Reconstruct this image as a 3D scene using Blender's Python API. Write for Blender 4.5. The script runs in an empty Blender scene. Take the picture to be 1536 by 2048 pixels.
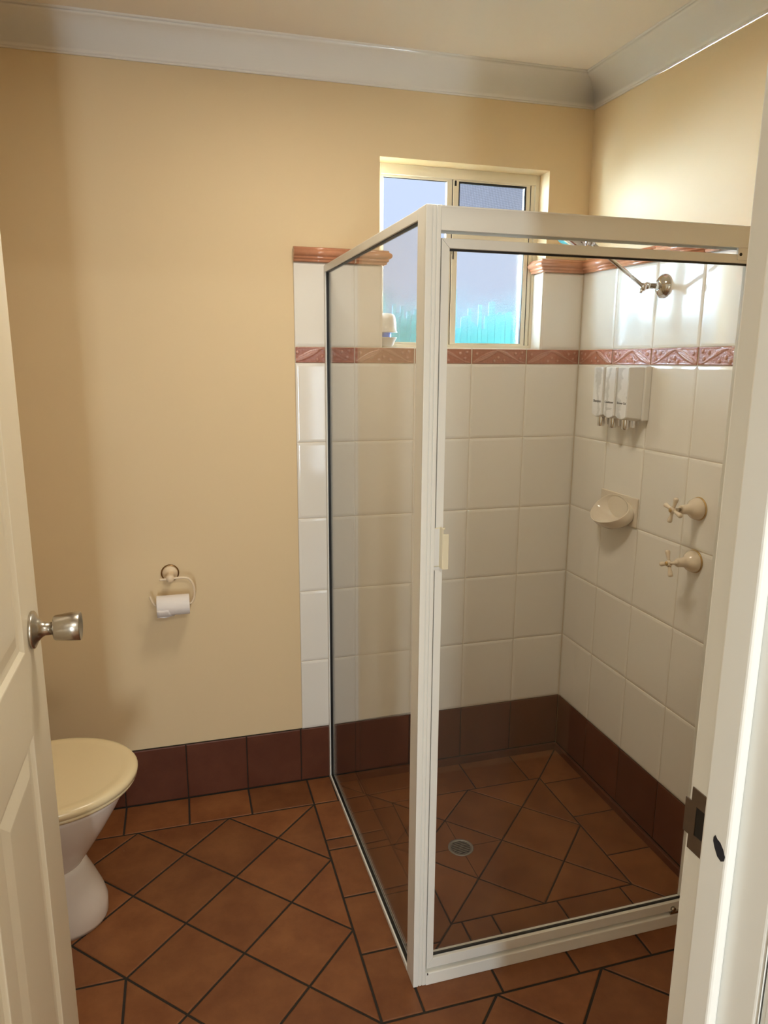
import bpy, bmesh, math, random
from math import sin, cos, pi, sqrt
from mathutils import Vector, Matrix
random.seed(7)
S = bpy.context.scene
COL = S.collection

# ------------------------------------------------------------------ camera
cam_d = bpy.data.cameras.new('camera'); cam = bpy.data.objects.new('camera', cam_d); COL.objects.link(cam)
S.camera = cam
cam_d.sensor_fit = 'HORIZONTAL'; cam_d.sensor_width = 36.0
cam_d.lens = 1425.55/1536*36.0
cam_d.clip_start = 0.02
YAW, PIT, ROL = 0.278338, -0.207913, 0.0058955
fw = Vector((sin(YAW)*cos(PIT), cos(YAW)*cos(PIT), sin(PIT)))
rt = Vector((cos(YAW), -sin(YAW), 0)); up = rt.cross(fw)
r2 = cos(ROL)*rt + sin(ROL)*up; u2 = -sin(ROL)*rt + cos(ROL)*up
cam.matrix_world = Matrix(((r2.x, u2.x, -fw.x, -1.35327), (r2.y, u2.y, -fw.y, -2.26702), (r2.z, u2.z, -fw.z, 1.45443), (0, 0, 0, 1)))

# ------------------------------------------------------------------ light
S.view_settings.view_transform = 'Standard'
S.view_settings.look = 'None'
S.view_settings.exposure = 0.66
S.view_settings.gamma = 1.0
w = bpy.data.worlds.new('sky'); S.world = w; w.use_nodes = True
bg = w.node_tree.nodes['Background']
bg.inputs[0].default_value = (0.66, 0.76, 1.0, 1); bg.inputs[1].default_value = 0.69

def area(name, loc, rot, sx, sy, power, color):
    l = bpy.data.lights.new(name, 'AREA'); l.shape = 'RECTANGLE'; l.size = sx; l.size_y = sy
    l.energy = power; l.color = color
    o = bpy.data.objects.new(name, l); COL.objects.link(o); o.location = loc; o.rotation_euler = rot
    return o
# broad daylight falling through the bathroom window
sd = bpy.data.lights.new('daylight', 'SUN'); sd.energy = 76.0; sd.angle = math.radians(74); sd.color = (0.60, 0.80, 1.0)
so = bpy.data.objects.new('daylight', sd); COL.objects.link(so)
so.rotation_euler = Vector((0.64, -0.73, 0.42)).to_track_quat('-Z', 'Y').to_euler()
s2 = bpy.data.lights.new('daylight_west', 'SUN'); s2.energy = 540.0; s2.angle = math.radians(48); s2.color = (0.70, 0.85, 1.0)
so2 = bpy.data.objects.new('daylight_west', s2); COL.objects.link(so2)
so2.rotation_euler = Vector((-0.93, -0.37, 0.20)).to_track_quat('-Z', 'Y').to_euler()
# upward fill sun added outside the window to brighten the ceiling
s3 = bpy.data.lights.new('upward_fill', 'SUN'); s3.energy = 900.0; s3.angle = math.radians(64); s3.color = (0.86, 0.93, 1.0)
so3 = bpy.data.objects.new('upward_fill', s3); COL.objects.link(so3)
so3.rotation_euler = Vector((0.05, -0.62, 0.80)).to_track_quat('-Z', 'Y').to_euler()
# daylight at the tall side light of the front door, at the far end of the hall
area('hall_daylight', (-1.60, -4.58, 1.00), (pi/2, 0, 0), 0.16, 1.2, 21.0, (0.76, 0.90, 1.0))
# unseen fill lamps added in bathroom and hall (their builders add the body below)
BATH_FILL = (-0.95, -0.86); BATH_W = 6.0
HALL_FILL = (-1.0, -3.2); HALL_W = 16.0

# ------------------------------------------------------------------ materials
MATS = {}
def nt(m): return m.node_tree.nodes, m.node_tree.links
def mat(name, col, rough=0.5, metal=0.0, bump=None, var=None, coat=0.0, spec=0.5, island=0.0):
    """procedural principled material; bump=(scale,strength), var=(scale,amount,(r,g,b) second colour)"""
    m = bpy.data.materials.new(name); m.use_nodes = True; N, L = nt(m)
    b = N['Principled BSDF']
    b.inputs['Base Color'].default_value = (*col, 1); b.inputs['Roughness'].default_value = rough
    b.inputs['Metallic'].default_value = metal; b.inputs['Coat Weight'].default_value = coat
    b.inputs['Specular IOR Level'].default_value = spec
    tc = N.new('ShaderNodeTexCoord')
    out = None
    if var:
        n = N.new('ShaderNodeTexNoise'); n.inputs['Scale'].default_value = var[0]; n.inputs['Detail'].default_value = 6
        n.inputs['Roughness'].default_value = 0.62
        L.new(tc.outputs['Object'], n.inputs['Vector'])
        r = N.new('ShaderNodeValToRGB'); r.color_ramp.elements[0].position = 0.35; r.color_ramp.elements[1].position = 0.68
        r.color_ramp.elements[0].color = (*col, 1); r.color_ramp.elements[1].color = (*var[2], 1)
        L.new(n.outputs['Fac'], r.inputs['Fac'])
        mx = N.new('ShaderNodeMix'); mx.data_type = 'RGBA'; mx.inputs[0].default_value = var[1]
        mx.inputs[6].default_value = (*col, 1); L.new(r.outputs['Color'], mx.inputs[7]); out = mx.outputs[2]
    if island:
        g = N.new('ShaderNodeNewGeometry'); mp = N.new('ShaderNodeMapRange')
        mp.inputs[3].default_value = 1-island; mp.inputs[4].default_value = 1+island
        L.new(g.outputs['Random Per Island'], mp.inputs[0])
        hs = N.new('ShaderNodeHueSaturation'); L.new(mp.outputs[0], hs.inputs['Value'])
        if out: L.new(out, hs.inputs['Color'])
        else: hs.inputs['Color'].default_value = (*col, 1)
        out = hs.outputs['Color']
    if out: L.new(out, b.inputs['Base Color'])
    if bump:
        n = N.new('ShaderNodeTexNoise'); n.inputs['Scale'].default_value = bump[0]; n.inputs['Detail'].default_value = 4
        L.new(tc.outputs['Object'], n.inputs['Vector'])
        bp = N.new('ShaderNodeBump'); bp.inputs['Strength'].default_value = bump[1]; bp.inputs['Distance'].default_value = 0.004
        L.new(n.outputs['Fac'], bp.inputs['Height']); L.new(bp.outputs['Normal'], b.inputs['Normal'])
    MATS[name] = m; return m

M_wall = mat('cream_wall_paint', (0.77, 0.60, 0.365), 0.55, bump=(14, 0.10), spec=0.3)
M_ceil = mat('ceiling_paint', (0.88, 0.81, 0.72), 0.7, bump=(9, 0.04))
M_corn = mat('cornice_paint', (0.89, 0.86, 0.81), 0.6)
M_tile = mat('glazed_white_tile', (0.84, 0.80, 0.73), 0.07, bump=(11, 0.035), island=0.02, spec=0.28)
M_grout = mat('pale_grout', (0.70, 0.62, 0.50), 0.85, bump=(300, 0.2))
M_border = mat('glazed_pink_relief', (0.34, 0.12, 0.075), 0.08, var=(120, 0.5, (0.46, 0.21, 0.15)), bump=(160, 0.25))
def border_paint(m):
    N, L = nt(m); b = N['Principled BSDF']; at = N.new('ShaderNodeAttribute'); at.attribute_name = 'glaze_highlight'
    mx = N.new('ShaderNodeMix'); mx.data_type = 'RGBA'; mx.inputs[7].default_value = (0.58, 0.33, 0.26, 1)  # raised relief goes paler: thin glaze plus leaf highlights put into the colour
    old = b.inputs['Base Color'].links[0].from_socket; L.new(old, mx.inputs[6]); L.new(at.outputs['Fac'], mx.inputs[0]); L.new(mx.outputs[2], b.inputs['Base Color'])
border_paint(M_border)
M_cap = mat('glazed_pink_capping', (0.52, 0.22, 0.12), 0.08, var=(60, 0.4, (0.62, 0.32, 0.20)))
M_terra = mat('terracotta_tile', (0.170, 0.056, 0.018), 0.46, var=(9, 0.85, (0.255, 0.098, 0.033)), bump=(70, 0.10), island=0.14, spec=0.35)
M_skirt = mat('terracotta_skirting', (0.105, 0.030, 0.014), 0.42, var=(9, 0.7, (0.145, 0.047, 0.023)), bump=(60, 0.08), island=0.10, spec=0.35)
M_dgrout = mat('dark_grout', (0.022, 0.016, 0.010), 0.9, bump=(300, 0.2))
M_frame = mat('cream_powdercoat', (0.88, 0.865, 0.80), 0.33, bump=(40, 0.02))
M_door = mat('door_paint', (0.81, 0.73, 0.57), 0.36, bump=(90, 0.06))
M_jamb = mat('jamb_gloss_paint', (0.87, 0.865, 0.82), 0.24, bump=(20, 0.04))
M_win = mat('window_frame_cream', (0.82, 0.74, 0.58), 0.4)
M_black = mat('black_rubber', (0.006, 0.006, 0.006), 0.5)
M_chrome = mat('chrome', (0.72, 0.72, 0.73), 0.08, metal=1.0)
M_nickel = mat('brushed_nickel', (0.50, 0.46, 0.40), 0.27, metal=1.0, bump=(200, 0.05))
M_bronze = mat('bronze', (0.26, 0.15, 0.06), 0.35, metal=1.0)
M_gold = mat('gold_rim', (0.62, 0.42, 0.18), 0.3, metal=1.0)
M_steel = mat('strike_steel', (0.22, 0.18, 0.15), 0.42, metal=1.0, bump=(80, 0.1))
M_drain = mat('drain_steel', (0.30, 0.29, 0.27), 0.45, metal=0.8)
M_porc = mat('pan_porcelain', (0.82, 0.74, 0.67), 0.14)
M_lid = mat('cream_plastic_lid', (0.80, 0.66, 0.41), 0.22)
M_ceram = mat('ivory_ceramic', (0.76, 0.67, 0.55), 0.10)
M_ivory = mat('ivory_enamel', (0.80, 0.64, 0.45), 0.3)
M_paper = mat('tissue_paper', (0.86, 0.80, 0.76), 0.9, bump=(60, 0.25))
M_white = mat('white_plastic', (0.80, 0.78, 0.74), 0.3)
M_blue = mat('blue_gel', (0.02, 0.22, 0.85), 0.2)
M_text = mat('print_ink', (0.03, 0.03, 0.035), 0.6)
M_mark = mat('dark_scuff', (0.012, 0.014, 0.022), 0.7)
M_turq = mat('turquoise_paint', (0.004, 0.150, 0.205), 0.6, var=(3, 0.6, (0.010, 0.17, 0.21)))
M_lawn = mat('pale_paving', (0.55, 0.55, 0.5), 0.9)
M_hall = mat('hall_paint', (0.85, 0.81, 0.72), 0.6)

def marble():
    m = mat('marbled_print', (0.82, 0.82, 0.82), 0.25); N, L = nt(m); b = N['Principled BSDF']
    tc = N.new('ShaderNodeTexCoord'); wv = N.new('ShaderNodeTexWave')
    wv.inputs['Scale'].default_value = 5; wv.inputs['Distortion'].default_value = 9; wv.inputs['Detail'].default_value = 5; wv.inputs['Detail Roughness'].default_value = 0.7; wv.bands_direction = 'Y'
    r = N.new('ShaderNodeValToRGB'); r.color_ramp.elements[0].color = (0.62, 0.62, 0.62, 1); r.color_ramp.elements[0].position = 0.02
    r.color_ramp.elements[1].color = (0.84, 0.84, 0.85, 1); r.color_ramp.elements[1].position = 0.35
    L.new(tc.outputs['Object'], wv.inputs['Vector']); L.new(wv.outputs['Fac'], r.inputs['Fac']); L.new(r.outputs['Color'], b.inputs['Base Color'])
    return m
M_marble = marble()

def glass(name, tint, extra_rough=0.0, refl=1.5, haze=0.0):
    m = bpy.data.materials.new(name); m.use_nodes = True; N, L = nt(m); N.remove(N['Principled BSDF'])
    o = N['Material Output']
    t = N.new('ShaderNodeBsdfTransparent'); t.inputs[0].default_value = (*tint, 1)
    g = N.new('ShaderNodeBsdfGlossy'); g.inputs['Roughness'].default_value = extra_rough
    f = N.new('ShaderNodeFresnel'); gm = N.new('ShaderNodeNewGeometry'); mr = N.new('ShaderNodeMapRange')
    mr.inputs[3].default_value = refl; mr.inputs[4].default_value = 1/refl      # same reflectance on both faces of the pane
    L.new(gm.outputs['Backfacing'], mr.inputs[0]); L.new(mr.outputs[0], f.inputs['IOR'])
    mx = N.new('ShaderNodeMixShader'); L.new(f.outputs[0], mx.inputs[0]); L.new(t.outputs[0], mx.inputs[1]); L.new(g.outputs[0], mx.inputs[2])
    last = mx
    if haze:
        d = N.new('ShaderNodeBsdfDiffuse'); d.inputs[0].default_value = (0.8, 0.8, 0.75, 1)
        m2 = N.new('ShaderNodeMixShader'); m2.inputs[0].default_value = haze
        L.new(mx.outputs[0], m2.inputs[1]); L.new(d.outputs[0], m2.inputs[2]); last = m2
    L.new(last.outputs[0], o.inputs['Surface']); MATS[name] = m; return m
M_glass = glass('shower_glass', (0.975, 0.976, 0.96), haze=0.012)
M_clear = glass('clear_glass', (0.97, 0.98, 0.98))

def frosted():
    m = bpy.data.materials.new('obscure_glass'); m.use_nodes = True; N, L = nt(m); N.remove(N['Principled BSDF'])
    o = N['Material Output']; tc = N.new('ShaderNodeTexCoord')
    v = N.new('ShaderNodeTexNoise'); v.inputs['Scale'].default_value = 260; v.inputs['Detail'].default_value = 2
    L.new(tc.outputs['Object'], v.inputs['Vector'])
    bp = N.new('ShaderNodeBump'); bp.inputs['Strength'].default_value = 0.7; bp.inputs['Distance'].default_value = 0.004
    L.new(v.outputs['Fac'], bp.inputs['Height'])
    g = N.new('ShaderNodeBsdfRefraction'); g.inputs['IOR'].default_value = 1.10; g.inputs['Roughness'].default_value = 0.03
    L.new(bp.outputs['Normal'], g.inputs['Normal'])
    t = N.new('ShaderNodeBsdfTransparent'); t.inputs[0].default_value = (0.93, 0.97, 1, 1)
    a = N.new('ShaderNodeMixShader'); a.inputs[0].default_value = 0.5
    L.new(g.outputs[0], a.inputs[1]); L.new(t.outputs[0], a.inputs[2])
    s = N.new('ShaderNodeBsdfGlossy'); s.inputs['Roughness'].default_value = 0.2
    b = N.new('ShaderNodeMixShader'); b.inputs[0].default_value = 0.04
    L.new(a.outputs[0], b.inputs[1]); L.new(s.outputs[0], b.inputs[2])
    L.new(b.outputs[0], o.inputs['Surface']); MATS['obscure_glass'] = m; return m
M_frost = frosted()

def screen_mat():
    m = bpy.data.materials.new('insect_mesh'); m.use_nodes = True; N, L = nt(m); b = N['Principled BSDF']; o = N['Material Output']
    b.inputs['Base Color'].default_value = (0.05, 0.05, 0.07, 1); b.inputs['Roughness'].default_value = 0.5
    tc = N.new('ShaderNodeTexCoord'); sx = N.new('ShaderNodeSeparateXYZ'); L.new(tc.outputs['Object'], sx.inputs[0])
    def lines(sock):
        a = N.new('ShaderNodeMath'); a.operation = 'MULTIPLY'; a.inputs[1].default_value = 1/0.0022; L.new(sock, a.inputs[0])
        f = N.new('ShaderNodeMath'); f.operation = 'FRACT'; L.new(a.outputs[0], f.inputs[0])
        c = N.new('ShaderNodeMath'); c.operation = 'LESS_THAN'; c.inputs[1].default_value = 0.17; L.new(f.outputs[0], c.inputs[0]); return c
    a = lines(sx.outputs['X']); c = lines(sx.outputs['Z'])
    mx = N.new('ShaderNodeMath'); mx.operation = 'MAXIMUM'; L.new(a.outputs[0], mx.inputs[0]); L.new(c.outputs[0], mx.inputs[1])
    t = N.new('ShaderNodeBsdfTransparent'); s = N.new('ShaderNodeMixShader')
    L.new(mx.outputs[0], s.inputs[0]); L.new(t.outputs[0], s.inputs[1]); L.new(b.outputs[0], s.inputs[2]); L.new(s.outputs[0], o.inputs['Surface'])
    return m
M_screen = screen_mat()

def emit_mat(name, col, k):
    m = bpy.data.materials.new(name); m.use_nodes = True; N, L = nt(m); b = N['Principled BSDF']
    b.inputs['Emission Color'].default_value = (*col, 1); b.inputs['Emission Strength'].default_value = k
    b.inputs['Base Color'].default_value = (0.9, 0.9, 0.9, 1); return m

# ------------------------------------------------------------------ mesh helpers
class MB:
    def __init__(s): s.v = []; s.f = []; s.sm = []
    def add(s, vs, fs, smooth=False):
        o = len(s.v); s.v += [tuple(v) for v in vs]
        for f in fs: s.f.append(tuple(i+o for i in f)); s.sm.append(smooth)
        return s
    def box(s, x0, x1, y0, y1, z0, z1):
        x0, x1 = sorted((x0, x1)); y0, y1 = sorted((y0, y1)); z0, z1 = sorted((z0, z1))
        vs = [(x0, y0, z0), (x1, y0, z0), (x1, y1, z0), (x0, y1, z0), (x0, y0, z1), (x1, y0, z1), (x1, y1, z1), (x0, y1, z1)]
        return s.add(vs, [(0, 3, 2, 1), (4, 5, 6, 7), (0, 1, 5, 4), (1, 2, 6, 5), (2, 3, 7, 6), (3, 0, 4, 7)])
    def hexa(s, lo, hi):   # two quads of 4 points, joined
        return s.add(list(lo)+list(hi), [(0, 3, 2, 1), (4, 5, 6, 7), (0, 1, 5, 4), (1, 2, 6, 5), (2, 3, 7, 6), (3, 0, 4, 7)])
    def rings(s, rs, closed=True, cap=True, smooth=True):
        n = len(rs[0]); vs = [p for r in rs for p in r]; fs = []
        for i in range(len(rs)-1):
            for j in range(n if closed else n-1):
                k = (j+1) % n; fs.append((i*n+j, i*n+k, (i+1)*n+k, (i+1)*n+j))
        s.add(vs, fs, smooth)
        if cap:
            s.add(rs[0], [tuple(reversed(range(n)))]); s.add(rs[-1], [tuple(range(n))])
        return s
    def lathe(s, prof, c, ax, seg=32, smooth=True, cap=True):
        """prof: list of (radius, distance along axis)"""
        a = Vector(ax).normalized(); t = Vector((0, 0, 1)) if abs(a.z) < 0.9 else Vector((1, 0, 0))
        e = a.cross(t).normalized(); g = a.cross(e); c = Vector(c)
        rs = [[c+a*d+(e*cos(2*pi*k/seg)+g*sin(2*pi*k/seg))*max(r, 1e-5) for k in range(seg)] for r, d in prof]
        return s.rings(rs, True, cap, smooth)
    def tube(s, pts, r, seg=12, cap=True):
        pts = [Vector(p) for p in pts]; rr = r if isinstance(r, (list, tuple)) else [r]*len(pts)
        prev = None; rs = []
        for i, p in enumerate(pts):
            d = (pts[min(i+1, len(pts)-1)]-pts[max(i-1, 0)]).normalized()
            if prev is None:
                t = Vector((0, 0, 1)) if abs(d.z) < 0.9 else Vector((1, 0, 0)); e = d.cross(t).normalized()
            else: e = (prev-d*prev.dot(d)).normalized()
            prev = e; g = d.cross(e)
            rs.append([p+(e*cos(2*pi*k/seg)+g*sin(2*pi*k/seg))*rr[i] for k in range(seg)])
        return s.rings(rs, True, cap, True)
    def paint(s, o, fn):
        at = o.data.attributes.new('glaze_highlight', 'FLOAT', 'POINT')
        for k, v in enumerate(o.data.vertices): at.data[k].value = fn(v.co)
    def build(s, name, m, parent=None, bevel=0, seg=2, label=None, auto=None):
        me = bpy.data.meshes.new(name); me.from_pydata(s.v, [], s.f)
        for p, k in zip(me.polygons, s.sm): p.use_smooth = k
        bm = bmesh.new(); bm.from_mesh(me); bmesh.ops.remove_doubles(bm, verts=bm.verts, dist=1e-6)
        bmesh.ops.recalc_face_normals(bm, faces=bm.faces); bm.to_mesh(me); bm.free()
        me.materials.append(m); o = bpy.data.objects.new(name, me); COL.objects.link(o)
        if parent: o.parent = parent; o.matrix_parent_inverse = parent.matrix_world.inverted()
        if bevel:
            b = o.modifiers.new('bevel', 'BEVEL'); b.width = bevel; b.segments = seg; b.limit_method = 'ANGLE'; b.angle_limit = math.radians(40)
            b.harden_normals = False
        if label: o['label'] = label
        return o
def thing(name, label, cat, loc, group=None):
    o = bpy.data.objects.new(name, None); COL.objects.link(o); o.location = loc
    o['label'] = label; o['category'] = cat
    if group: o['group'] = group
    o.empty_display_size = 0.05
    bpy.context.view_layer.update()
    return o
def struct(o, label=None):
    o['kind'] = 'structure'
    if label: o['label'] = label
    return o
def smoothpath(pts, n=6):
    P = [Vector(p) for p in pts]; out = []
    for i in range(len(P)-1):
        a = P[max(i-1, 0)]; b = P[i]; c = P[i+1]; d = P[min(i+2, len(P)-1)]
        for k in range(n):
            t = k/n; out.append(0.5*((2*b)+(c-a)*t+(2*a-5*b+4*c-d)*t*t+(3*b-a-3*c+d)*t**3))
    out.append(P[-1]); return out

# tile polygons -------------------------------------------------------
def clip(poly, a, b, c):       # keep a*x+b*y <= c
    out = []
    for i in range(len(poly)):
        p = poly[i]; q = poly[(i+1) % len(poly)]
        dp = a*p[0]+b*p[1]-c; dq = a*q[0]+b*q[1]-c
        if dp <= 0: out.append(p)
        if (dp < 0 < dq) or (dq < 0 < dp):
            t = dp/(dp-dq); out.append((p[0]+(q[0]-p[0])*t, p[1]+(q[1]-p[1])*t))
    return out
def areap(p): return 0.5*sum(p[i][0]*p[(i+1) % len(p)][1]-p[(i+1) % len(p)][0]*p[i][1] for i in range(len(p)))
def inset(p, d):
    n = len(p); out = p[:]
    src = p[:]
    for i in range(n):
        x0, y0 = src[i]; x1, y1 = src[(i+1) % n]; l = sqrt((x1-x0)**2+(y1-y0)**2)
        if l < 1e-6: continue
        nx, ny = (y1-y0)/l, -(x1-x0)/l      # outward for ccw
        out = clip(out, nx, ny, nx*x0+ny*y0-d)
        if len(out) < 3: return []
    return out
def tile(mb, poly, mp, gap=0.0035, bev=0.002, h=0.0, low=-0.006, soft=False):
    """one tile: polygon poly (u,v), mapped by mp(u,v,h); grout gap and a bevelled or cushioned edge"""
    if len(poly) < 3: return
    if areap(poly) < 0: poly = poly[::-1]
    clean = []
    for p in poly:
        if not clean or (abs(p[0]-clean[-1][0])+abs(p[1]-clean[-1][1])) > 1e-5: clean.append(p)
    if (abs(clean[0][0]-clean[-1][0])+abs(clean[0][1]-clean[-1][1])) < 1e-5: clean.pop()
    if len(clean) < 3 or areap(clean) < 2e-4: return
    base = inset(clean, gap/2)
    if len(base) < 3: return
    steps = [(0.0, low), (0.0, h-bev*0.45), (bev*0.5, h-bev*0.12), (bev, h)] if not soft else \
            [(0.0, low), (0.0, h-0.0022), (0.0018, h-0.0011), (bev*0.75, h-0.0003), (bev, h)]
    rs = []
    for d, hh in steps:
        r = inset(base, d) if d > 0 else base
        if len(r) != len(base): r = None
        rs.append((r, hh))
    rs = [(r, hh) for r, hh in rs if r]
    n = len(base)
    vs = [mp(u, v, hh) for r, hh in rs for u, v in r]; fs = []
    for i in range(len(rs)-1):
        for j in range(n):
            k = (j+1) % n; fs.append((i*n+j, i*n+k, (i+1)*n+k, (i+1)*n+j))
    fs.append(tuple((len(rs)-1)*n+j for j in range(n)))
    mb.add(vs, fs, False)
def rect(a, b, c, d): return [(a, c), (b, c), (b, d), (a, d)]

MP_FLOOR = lambda u, v, h: (u, v, h)
MP_SHOWER = lambda u, v, h: (u, v, h-0.027)
MP_BACK = lambda u, v, h: (u, -h, v)
MP_RIGHT = lambda u, v, h: (-h, u, v+(0.020*u*(v-1.45)/0.3 if v > 1.5 else 0))          # u = y

# ------------------------------------------------------------------ dimensions
XL, YF, YH = -2.15, -1.722, -1.835        # left wall, front wall (bathroom side), front wall (hall side)
WX0, WX1, WZ0, WZ1 = -0.723, -0.1435, 1.496, 2.070   # window opening
def ceil_z(x, y, z): return z + 0.0068*x + 0.020*y if y > -2 else z + 0.0068*x - 0.04

# ------------------------------------------------------------------ walls
mb = MB()      # back wall with the window opening
B0, B1 = 0.008, 0.20
mb.box(XL-0.1, WX0, B0, B1, -0.1, 2.40); mb.box(WX1, 0.11, B0, B1, -0.1, 2.40)
mb.box(WX0, WX1, B0, B1, -0.1, WZ0); mb.box(WX0, WX1, B0, B1, WZ1, 2.40)
wall_back = struct(mb.build('wall_back', M_wall), 'cream painted back wall with a deep window opening')
wall_right = struct(MB().box(0.008, 0.11, YH, 0.008, -0.1, 2.40).build('wall_right', M_wall), 'cream painted right wall above the shower tiles')
wall_left = struct(MB().box(XL-0.1, XL, YH, 0.008, -0.1, 2.40).build('wall_left', M_wall))
mb = MB(); mb.box(XL-0.1, -1.655, YH, YF, -0.1, 2.40); mb.box(-0.835, 0.008, YH, YF, -0.1, 2.40); mb.box(-1.655, -0.835, YH, YF, 2.075, 2.40)
wall_front = struct(mb.build('wall_front', M_wall))
# hall behind the camera
mb = MB(); mb.box(-2.6, -1.72, -4.75, -4.62, -0.1, 2.40); mb.box(-1.48, 0.6, -4.75, -4.62, -0.1, 2.40)
mb.box(-1.72, -1.48, -4.75, -4.62, -0.1, 0.34); mb.box(-1.72, -1.48, -4.75, -4.62, 1.66, 2.40)
struct(mb.build('wall_hall_end', M_hall))
struct(MB().box(-2.65, -2.6, -4.75, YH, -0.1, 2.40).build('wall_hall_left', M_hall))
struct(MB().box(0.6, 0.65, -4.75, YH, -0.1, 2.40).build('wall_hall_right', M_hall))
struct(MB().box(-2.65, XL-0.1, YH, YF, -0.1, 2.4).box(0.11, 0.65, YH, YF, -0.1, 2.4).build('wall_hall_front', M_hall))

# ceiling (very slightly out of level, as in the photo)
mb = MB(); H = 2.349
def cz(x, y): return H + 0.0068*x + 0.020*y
P = [(XL-0.1, 0.05), (0.05, 0.05), (0.05, YH), (XL-0.1, YH)]
mb.hexa([(x, y, cz(x, y)) for x, y in P], [(x, y, cz(x, y)+0.1) for x, y in P])
ceiling = struct(mb.build('ceiling', M_ceil), 'smooth cream ceiling with coved cornice')
struct(MB().box(-2.65, 0.65, -4.75, YH, 2.36, 2.42).build('ceiling_hall', M_ceil))

# coved cornice
def cornice_prof():
    pr = [(0.0, -0.081), (0.004, -0.081), (0.004, -0.077)]
    for k in range(13):
        a = k/12*pi/2; pr.append((0.006+0.066*(1-cos(a)), -0.076+0.066*sin(a)))
    pr += [(0.078, -0.010), (0.079, -0.004), (0.084, -0.004), (0.084, 0.003)]
    return pr
def corn(name, p0, p1, n, tz):      # n: direction into the room; mitred ends
    p0 = Vector((*p0, 0)); p1 = Vector((*p1, 0)); n = Vector((*n, 0)); d = (p1-p0).normalized(); rs = []
    for end, (p, sgn) in enumerate(((p0, tz[0]), (p1, -tz[1]))):
        r = []
        for a, z in cornice_prof():
            q = p+n*a+d*a*sgn; r.append((q.x, q.y, cz(q.x, q.y)+z))
        rs.append(r)
    m = MB(); m.rings(rs, closed=False, cap=False, smooth=True)
    o = m.build(name, M_corn); struct(o)
    sh = o.modifiers.new('solid', 'SOLIDIFY'); sh.thickness = 0.002
    return o
corn('trim_1', (XL, 0.008), (0.008, 0.008), (0, -1), (1, 1))['label'] = 'coved cornice above the back wall'
corn('trim_2', (0.008, 0.008), (0.008, YF), (-1, 0), (1, 1))['label'] = 'coved cornice above the right wall'
corn('trim_3', (XL, YF), (XL, 0.008), (1, 0), (1, 1))
corn('trim_4', (0.008, YF), (XL, YF), (0, 1), (1, 1))

# ------------------------------------------------------------------ wall tiling
ZS = 0.1985; ZROW = [ZS+0.25*k for k in range(6)]; ZB0, ZB1, ZT = ZROW[5], ZROW[5]+0.0501, 1.7505
TW = 0.20153; colx = [0, -TW, -2*TW, -3*TW, -4*TW, -0.9975]
coly = [0, -0.2023, -0.4038, -0.6053, -0.8068, -0.925]
def grout_back():
    m = MB()
    m.box(-0.9968, 0.002, 0.0022, 0.010, ZS, ZB1); m.box(-0.9968, -0.7145, 0.0022, 0.010, ZB1, ZT); m.box(-0.1525, 0.002, 0.0022, 0.010, ZB1, ZT)
    return m
mb = MB()
for r in range(5):
    for c in range(5): tile(mb, rect(colx[c+1], colx[c], ZROW[r], ZROW[r+1]), MP_BACK, gap=0.0022, bev=0.0085, soft=True)
for a, b in ((-0.9975, -4*TW), (-4*TW, -0.7135), (-0.1515, 0)): tile(mb, rect(a, b, ZB1, ZT), MP_BACK, gap=0.0022, bev=0.0085, soft=True)
# tiled window reveals and sill
tile(mb, rect(0.0005, 0.076, ZB1, ZT), lambda u, v, h: (-0.1515-h, u, v), gap=0.001, bev=0.006, soft=True, low=-0.0075)
tile(mb, rect(0.0005, 0.076, ZB1, ZT), lambda u, v, h: (-0.7135+h, u, v), gap=0.001, bev=0.006, soft=True, low=-0.0075)
for a, b in ((-0.7135, -3*TW), (-3*TW, -2*TW), (-2*TW, -TW), (-TW, -0.1515)):
    tile(mb, rect(a, b, 0.0005, 0.076), lambda u, v, h: (u, v, ZB1+0.002+h), gap=0.0015, bev=0.004, soft=True, low=-0.004)
wt = mb.build('wall_tiles', M_tile, wall_back, label='glazed off-white cushion-edge wall tiles')
grout_back().build('grout', M_grout, wall_back)
mb = MB()
for r in range(5):
    for c in range(5): tile(mb, rect(coly[c+1], coly[c], ZROW[r], ZROW[r+1]), MP_RIGHT, gap=0.0022, bev=0.0085, soft=True)
for c in range(5): tile(mb, rect(coly[c+1], coly[c], ZB1, ZT), MP_RIGHT, gap=0.0022, bev=0.0085, soft=True)
mb.build('wall_tiles', M_tile, wall_right, label='glazed off-white cushion-edge wall tiles')
MB().box(0.0022, 0.010, -0.924, 0.002, ZS, ZT).build('grout', M_grout, wall_right)

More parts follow.
